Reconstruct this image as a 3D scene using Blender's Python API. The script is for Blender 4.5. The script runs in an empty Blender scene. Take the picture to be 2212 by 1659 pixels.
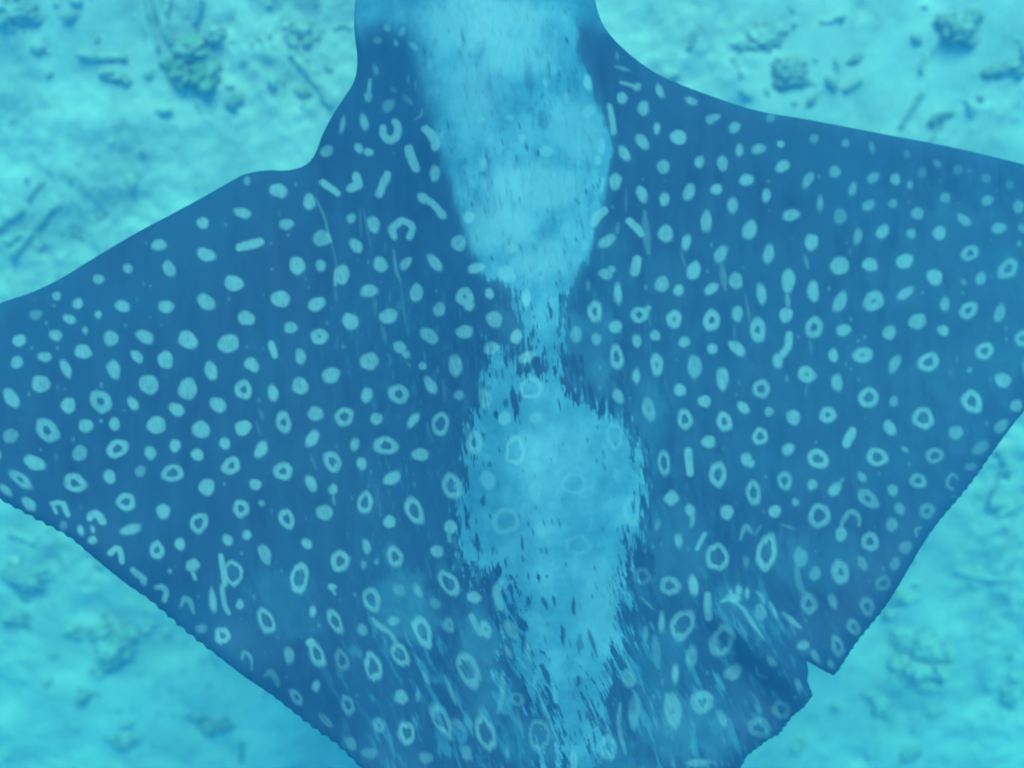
import bpy, bmesh, math, random
import numpy as np
from mathutils import Vector, noise as mnoise

C = bpy.context.scene.collection
scene = bpy.context.scene
R = math.radians

# ------------------------------------------------------------------ camera, sky, sun, exposure
CAM_Z, RAY_Z = 2.85, 1.30                   # metres above the sand
cam_d = bpy.data.cameras.new('camera'); cam = bpy.data.objects.new('camera', cam_d); C.objects.link(cam)
cam.location = (0, 0, CAM_Z); cam.rotation_euler = (0, 0, 0)
cam_d.sensor_width = 36; cam_d.lens = 35; cam_d.clip_start = 0.02; cam_d.clip_end = 400
scene.camera = cam
cam_d.dof.use_dof = True; cam_d.dof.focus_distance = 1.42; cam_d.dof.aperture_fstop = 1.7

SUN_EL, SUN_AZ = 55, 8                     # degrees; azimuth clockwise from +Y
world = bpy.data.worlds.new('World'); scene.world = world; world.use_nodes = True
wn = world.node_tree; wn.nodes.clear()
sky_n = wn.nodes.new('ShaderNodeTexSky'); sky_n.sky_type = 'NISHITA'; sky_n.sun_disc = False
sky_n.sun_elevation = R(SUN_EL); sky_n.sun_rotation = R(SUN_AZ)
bg = wn.nodes.new('ShaderNodeBackground'); bg.inputs['Strength'].default_value = 0.06
wo = wn.nodes.new('ShaderNodeOutputWorld')
wn.links.new(sky_n.outputs[0], bg.inputs[0]); wn.links.new(bg.outputs[0], wo.inputs[0])
sun_d = bpy.data.lights.new('sun', 'SUN'); sun_d.energy = 4.0; sun_d.angle = R(28); sun_d.color = (1, .96, .9)
sun = bpy.data.objects.new('sun', sun_d); C.objects.link(sun)
el, az = R(SUN_EL), R(SUN_AZ)
sv = Vector((math.sin(az)*math.cos(el), math.cos(az)*math.cos(el), math.sin(el)))
sun.rotation_euler = (-sv).to_track_quat('-Z', 'Y').to_euler(); sun.location = (0, 0, 12)
vs = scene.view_settings
vs.view_transform = 'Standard'; vs.look = 'None'; vs.exposure = 0.42; vs.gamma = 1.0; vs.use_curve_mapping = False
scene.cycles.use_denoising = True
scene.cycles.max_bounces = 14; scene.cycles.diffuse_bounces = 4; scene.cycles.volume_bounces = 6
scene.cycles.use_fast_gi = False

# ------------------------------------------------------------------ helpers
S = 36/35*(CAM_Z-RAY_Z)/2212                # metres per drawing unit at the ray
def P(px, py, z):                           # drawing sheet (2212 x 1659) -> metres at height z
    k = S*(CAM_Z-z)/(CAM_Z-RAY_Z)
    return (px-1106)*k, (829.5-py)*k
def thing(o, label, cat, group=None):
    o['label'] = label; o['category'] = cat
    if group: o['group'] = group
    return o
def link(name, me, parent=None, mat=None):
    o = bpy.data.objects.new(name, me); C.objects.link(o)
    if parent: o.parent = parent
    if mat and not me.materials: me.materials.append(mat)
    return o
def smooth(e0, e1, x):
    t = np.clip((x-e0)/(e1-e0), 0, 1); return t*t*(3-2*t)
def vnoise(x, y, seed):                     # 2-D value noise in 0..1
    rng = np.random.RandomState(seed); L = rng.rand(256, 256)
    xi = np.floor(x).astype(int); yi = np.floor(y).astype(int)
    fx = x-xi; fy = y-yi; fx = fx*fx*(3-2*fx); fy = fy*fy*(3-2*fy)
    a = L[xi & 255, yi & 255]; b = L[(xi+1) & 255, yi & 255]
    c = L[xi & 255, (yi+1) & 255]; d = L[(xi+1) & 255, (yi+1) & 255]
    return (a*(1-fx)+b*fx)*(1-fy)+(c*(1-fx)+d*fx)*fy
def fbm(x, y, seed, octv=3):
    s = 0; a = .5; t = 0
    for i in range(octv):
        s = s+a*vnoise(x*2**i, y*2**i, seed+i); t += a; a *= .5
    return s/t
def sdf(poly, X, Y):                        # signed distance, positive inside
    p = np.array(poly, float); q = np.roll(p, -1, 0)
    d2 = np.full(X.shape, 1e18); ins = np.zeros(X.shape, bool)
    NX = np.zeros(X.shape); NY = np.zeros(X.shape)
    for (ax, ay), (bx, by) in zip(p, q):
        ex, ey = bx-ax, by-ay; L = ex*ex+ey*ey+1e-12
        t = np.clip(((X-ax)*ex+(Y-ay)*ey)/L, 0, 1)
        cx, cy = ax+t*ex, ay+t*ey; dd = (X-cx)**2+(Y-cy)**2
        m = dd < d2; d2 = np.where(m, dd, d2); NX = np.where(m, cx, NX); NY = np.where(m, cy, NY)
        cr = ((ay > Y) != (by > Y)) & (X < ex*(Y-ay)/(ey if abs(ey) > 1e-9 else 1e-9)+ax); ins ^= cr
    d = np.sqrt(d2); return np.where(ins, d, -d), NX, NY
def mesh_np(name, V, F):                    # quads
    me = bpy.data.meshes.new(name); V = np.asarray(V, np.float32); F = np.asarray(F, np.int32)
    me.vertices.add(len(V)); me.vertices.foreach_set('co', V.ravel())
    me.loops.add(F.size); me.loops.foreach_set('vertex_index', F.ravel())
    me.polygons.add(len(F)); me.polygons.foreach_set('loop_start', np.arange(0, F.size, 4, dtype=np.int32))
    me.polygons.foreach_set('use_smooth', np.ones(len(F), bool))
    me.update(calc_edges=True); return me
def catmull(pts, n=8, closed=False):
    p = [np.array(q, float) for q in pts]; m = len(p); out = []
    for i in range(m if closed else m-1):
        p0 = p[(i-1) % m] if closed or i > 0 else 2*p[0]-p[1]
        p1 = p[i]; p2 = p[(i+1) % m]
        p3 = p[(i+2) % m] if closed or i+2 < m else 2*p[-1]-p[-2]
        for k in range(n):
            t = k/n
            out.append(.5*((2*p1)+(-p0+p2)*t+(2*p0-5*p1+4*p2-p3)*t*t+(-p0+3*p1-3*p2+p3)*t**3))
    if not closed: out.append(p[-1])
    return out

# ------------------------------------------------------------------ materials
def mat(name, rough=.8, spec=.15):
    m = bpy.data.materials.new(name); m.use_nodes = True
    b = m.node_tree.nodes['Principled BSDF']
    b.inputs['Roughness'].default_value = rough; b.inputs['Specular IOR Level'].default_value = spec
    return m, m.node_tree, b
def N(nt, t, **kw):
    n = nt.nodes.new(t)
    for k, v in kw.items():
        if hasattr(n, k): setattr(n, k, v)
        else: n.inputs[k].default_value = v
    return n
def ramp(nt, src, stops):
    r = nt.nodes.new('ShaderNodeValToRGB'); e = r.color_ramp.elements
    while len(e) < len(stops): e.new(.5)
    for q, (p, c) in zip(e, stops): q.position = p; q.color = (*c, 1)
    nt.links.new(src, r.inputs[0]); return r.outputs[0]
def mix(nt, fac, a, b, mode='MIX'):
    n = nt.nodes.new('ShaderNodeMix'); n.data_type = 'RGBA'; n.blend_type = mode
    for v, s in ((fac, 0), (a, 6), (b, 7)):
        if hasattr(v, 'links') or hasattr(v, 'is_output'): nt.links.new(v, n.inputs[s])
        else: n.inputs[s].default_value = v if s == 0 else (*v, 1)
    return n.outputs[2]
def bump(nt, b, h, strength, dist):
    n = N(nt, 'ShaderNodeBump', Strength=strength, Distance=dist)
    nt.links.new(h, n.inputs['Height']); nt.links.new(n.outputs[0], b.inputs['Normal'])

def N_fac(nt, src, a, bq, top):
    n = N(nt, 'ShaderNodeMapRange'); n.inputs[1].default_value = a; n.inputs[2].default_value = bq
    n.inputs[3].default_value = 0; n.inputs[4].default_value = top
    nt.links.new(src, n.inputs[0]); return n.outputs[0]
def sand_material():
    m, nt, b = mat('sand', .95, .05)
    co = N(nt, 'ShaderNodeNewGeometry').outputs['Position']
    n1 = N(nt, 'ShaderNodeTexNoise', Scale=4.5, Detail=5.0, Roughness=.6); nt.links.new(co, n1.inputs['Vector'])
    n2 = N(nt, 'ShaderNodeTexNoise', Scale=26.0, Detail=5.0, Roughness=.65); nt.links.new(co, n2.inputs['Vector'])
    n3 = N(nt, 'ShaderNodeTexNoise', Scale=160.0, Detail=3.0); nt.links.new(co, n3.inputs['Vector'])
    c1 = ramp(nt, n1.outputs[0], [(.30, (.58, .46, .455)), (.47, (.76, .58, .575)), (.60, (.87, .675, .665))])
    c2 = ramp(nt, n2.outputs[0], [(.32, (.58, .59, .58)), (.46, (.86, .86, .86)), (.66, (1, 1, 1))])
    n4 = N(nt, 'ShaderNodeTexNoise', Scale=2.6, Detail=2.0); nt.links.new(co, n4.inputs['Vector'])
    c = mix(nt, N_fac(nt, n4.outputs[0], .40, .62, .95), c1, c2, 'MULTIPLY')
    c3 = ramp(nt, n3.outputs[0], [(.3, (.8, .8, .8)), (.7, (1, 1, 1))])
    c = mix(nt, .6, c, c3, 'MULTIPLY')
    nt.links.new(c, b.inputs['Base Color'])
    bump(nt, b, n3.outputs[0], .5, .006); return m
def rubble_material(name, a, bb, scale=30):
    m, nt, b = mat(name, .9, .08)
    oi = N(nt, 'ShaderNodeObjectInfo')
    tc = N(nt, 'ShaderNodeNewGeometry').outputs['Position']
    n = N(nt, 'ShaderNodeTexNoise', Scale=float(scale), Detail=5.0, Roughness=.65); nt.links.new(tc, n.inputs['Vector'])
    c = ramp(nt, n.outputs[0], [(.32, a), (.66, bb)])
    nd = N(nt, 'ShaderNodeTexNoise', Scale=17.0, Detail=4.0, Roughness=.6); nt.links.new(tc, nd.inputs['Vector'])
    c = mix(nt, N_fac(nt, nd.outputs[0], .46, .60, .85), c, (.68, .55, .53))      # sand settled in patches
    r = ramp(nt, oi.outputs['Random'], [(0, (.7, .7, .7)), (1, (1, 1, 1))])
    nt.links.new(mix(nt, 1.0, c, r, 'MULTIPLY'), b.inputs['Base Color'])
    bump(nt, b, n.outputs[0], .8, .008); return m
M_sand = sand_material()
M_pale = rubble_material('pale_coral', (.42, .36, .31), (.76, .64, .62))
M_mid = rubble_material('weathered_coral', (.42, .37, .33), (.68, .57, .52))
M_algae = rubble_material('algae_coral', (.28, .255, .225), (.56, .48, .42))
M_olive = rubble_material('olive_coral', (.34, .36, .23), (.52, .50, .34), 14)

def skin_material():
    m, nt, b = mat('spotted_skin', .55, .12)
    at = N(nt, 'ShaderNodeAttribute'); at.attribute_name = 'spot_pale'
    sp = N(nt, 'ShaderNodeSeparateColor'); nt.links.new(at.outputs['Color'], sp.inputs[0])
    tc = N(nt, 'ShaderNodeTexCoord').outputs['Object']
    mp = N(nt, 'ShaderNodeMapping'); mp.inputs['Scale'].default_value = (38, 7, 10); nt.links.new(tc, mp.inputs[0])
    ns = N(nt, 'ShaderNodeTexNoise', Scale=1.0, Detail=4.0, Roughness=.6); nt.links.new(mp.outputs[0], ns.inputs['Vector'])
    nb = N(nt, 'ShaderNodeTexNoise', Scale=6.0, Detail=3.0); nt.links.new(tc, nb.inputs['Vector'])
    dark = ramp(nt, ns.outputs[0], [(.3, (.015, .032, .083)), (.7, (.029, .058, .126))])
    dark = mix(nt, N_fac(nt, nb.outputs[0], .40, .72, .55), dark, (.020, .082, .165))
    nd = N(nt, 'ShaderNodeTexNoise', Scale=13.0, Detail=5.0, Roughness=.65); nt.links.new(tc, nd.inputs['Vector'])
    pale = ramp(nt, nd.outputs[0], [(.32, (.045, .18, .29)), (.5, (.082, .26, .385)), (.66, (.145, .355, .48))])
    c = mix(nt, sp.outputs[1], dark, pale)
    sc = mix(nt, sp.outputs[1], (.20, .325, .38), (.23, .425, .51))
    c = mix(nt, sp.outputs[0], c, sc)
    nt.links.new(c, b.inputs['Base Color'])
    bump(nt, b, ns.outputs[0], .25, .004); return m
M_skin = skin_material()

# ------------------------------------------------------------------ water (haze box) and sea floor
HZ = dict(density=.42, color=(.052, .195, .46))
hm = bpy.data.materials.new('water_haze'); hm.use_nodes = True; nt = hm.node_tree; nt.nodes.clear()
pv = nt.nodes.new('ShaderNodeVolumePrincipled'); ho = nt.nodes.new('ShaderNodeOutputMaterial')
pv.inputs['Color'].default_value = (*HZ['color'], 1); pv.inputs['Density'].default_value = HZ['density']
pv.inputs['Absorption Color'].default_value = (0.02, .91, .995, 1); pv.inputs['Anisotropy'].default_value = .35
nt.links.new(pv.outputs[0], ho.inputs['Volume'])
bm = bmesh.new(); bmesh.ops.create_cube(bm, size=1)
for v in bm.verts: v.co = (v.co.x*160, v.co.y*160, -1.2 if v.co.z < 0 else CAM_Z+.12)
me = bpy.data.meshes.new('haze'); bm.to_mesh(me); bm.free()
hz = link('haze', me, None, hm); hz['kind'] = 'stuff'; hz['label'] = 'turquoise sea water filling the scene'

def axis(lo, hi, step, far):                # fine in the middle, growing outwards
    a = list(np.arange(lo, hi+step, step)); s = step; x = a[-1]
    up = []
    while x < far: s *= 1.25; x += s; up.append(x)
    s = step; x = a[0]; dn = []
    while x > -far: s *= 1.25; x -= s; dn.append(x)
    return np.array(dn[::-1]+a+up)
PITS = []                                    # hollows scoured in the sand: x, y, radius, depth
rs = random.Random(5)
for i in range(150): PITS.append((rs.uniform(-1.8, 1.8), rs.uniform(-1.4, 1.4), rs.uniform(.02, .075), rs.uniform(.006, .022)))
SLOPE = .31
def sand_h(x, y):
    x = np.asarray(x, float); y = np.asarray(y, float)
    h = SLOPE*y/(1+(np.abs(y)/2.5)**4)**.25
    h = h+.07*(fbm(x*1.3+40, y*1.3+40, 11)-.5)+.045*(fbm(x*5+40, y*5+40, 21)-.5)
    m = .30+1.25*smooth(.42, .66, fbm(x*1.9+20, y*1.9+20, 15, 2)); h = h+m*.026*(fbm(x*16+90, y*13+90, 31)-.5)+m*.011*(fbm(x*48+90, y*44+90, 41, 2)-.5)
    for px, py, r, d in PITS: h = h-d*np.exp(-((x-px)**2+(y-py)**2)/(r*r))
    return h
gx = axis(-1.75, 1.75, .0075, 75); gy = axis(-1.35, 1.35, .0075, 75)
GX, GY = np.meshgrid(gx, gy, indexing='xy'); GH = sand_h(GX, GY)
nx, ny = len(gx), len(gy); idx = np.arange(nx*ny).reshape(ny, nx)
V = np.stack([GX, GY, GH], -1).reshape(-1, 3)
F = np.stack([idx[:-1, :-1], idx[:-1, 1:], idx[1:, 1:], idx[1:, :-1]], -1).reshape(-1, 4)
o = link('sea_floor', mesh_np('sea_floor', V, F), None, M_sand); o['kind'] = 'structure'
o['label'] = 'pale sandy sea floor'

# ------------------------------------------------------------------ the ray: outline on the drawing sheet
LEFT_LEAD = [(768, 0), (765, 60), (772, 130), (765, 175), (745, 208), (718, 250), (697, 290), (687, 318), (675, 342),
    (655, 359), (620, 368), (575, 368), (530, 376), (500, 391), (440, 425), (370, 463), (300, 500), (210, 553), (130, 602), (60, 635), (0, 655),
    (-100, 705), (-200, 758), (-290, 815), (-335, 850)]
LEFT_TRAIL = [(-325, 880), (-280, 895), (-190, 940), (-90, 1010), (0, 1078), (40, 1101), (82, 1124), (150, 1161), (210, 1211), (275, 1263),
    (325, 1298), (400, 1363), (475, 1421), (528, 1462), (590, 1504), (673, 1570), (723, 1605), (780, 1659)]
TAIL_END = [(860, 1712), (950, 1752), (1030, 1770), (1080, 1800), (1130, 1850), (1170, 1862), (1200, 1830), (1225, 1850), (1250, 1832),
    (1290, 1862), (1340, 1845), (1380, 1790), (1450, 1752), (1530, 1710)]
RIGHT_TRAIL = [(1600, 1659), (1613, 1634), (1658, 1600), (1683, 1587), (1713, 1547), (1738, 1527), (1756, 1502), (1744, 1470),
    (1746, 1447), (1742, 1427), (1764, 1440), (1786, 1453), (1801, 1459), (1813, 1446), (1853, 1385), (1922, 1297), (2007, 1155), (2094, 1049), (2155, 962), (2212, 888),
    (2330, 752), (2430, 640), (2510, 560), (2548, 525)]
RIGHT_LEAD = [(2545, 500), (2470, 448), (2350, 395), (2212, 355), (2046, 316), (1900, 288), (1743, 258), (1640, 240), (1549, 212), (1445, 172),
    (1385, 137), (1336, 95), (1308, 62), (1293, 30), (1285, 0)]
HEAD = [(1282, -80), (1268, -170), (1225, -255), (1150, -330), (1080, -372), (1025, -385), (965, -370), (890, -325), (820, -250), (782, -165), (770, -80)]
def scallop(pts, per, amp, seed):
    rng = random.Random(seed); out = []; acc = 0
    for (ax, ay), (bx, by) in zip(pts[:-1], pts[1:]):
        L = math.hypot(bx-ax, by-ay); n = max(1, int(L/4))
        for k in range(n):
            t = k/n; s = acc+L*t; w = abs(math.sin(math.pi*s/per+.6*math.sin(s/97)))
            a = amp*(w-.5)*(.6+.5*math.sin(s/61)); out.append((ax+(bx-ax)*t+(by-ay)/L*a, ay+(by-ay)*t-(bx-ax)/L*a))
        acc += L
    out.append(pts[-1]); return out
c2 = lambda pts: [tuple(q) for q in catmull(pts, 4)]
i0 = RIGHT_TRAIL.index((1801, 1459))
OUT = c2(LEFT_LEAD)+scallop(c2(LEFT_TRAIL), 26, 5, 1)+c2(TAIL_END)+scallop(RIGHT_TRAIL[:i0+1], 14, 4, 4)+scallop(c2(RIGHT_TRAIL[i0+1:]), 19, 3, 2)+c2(RIGHT_LEAD)+c2(HEAD)

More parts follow.
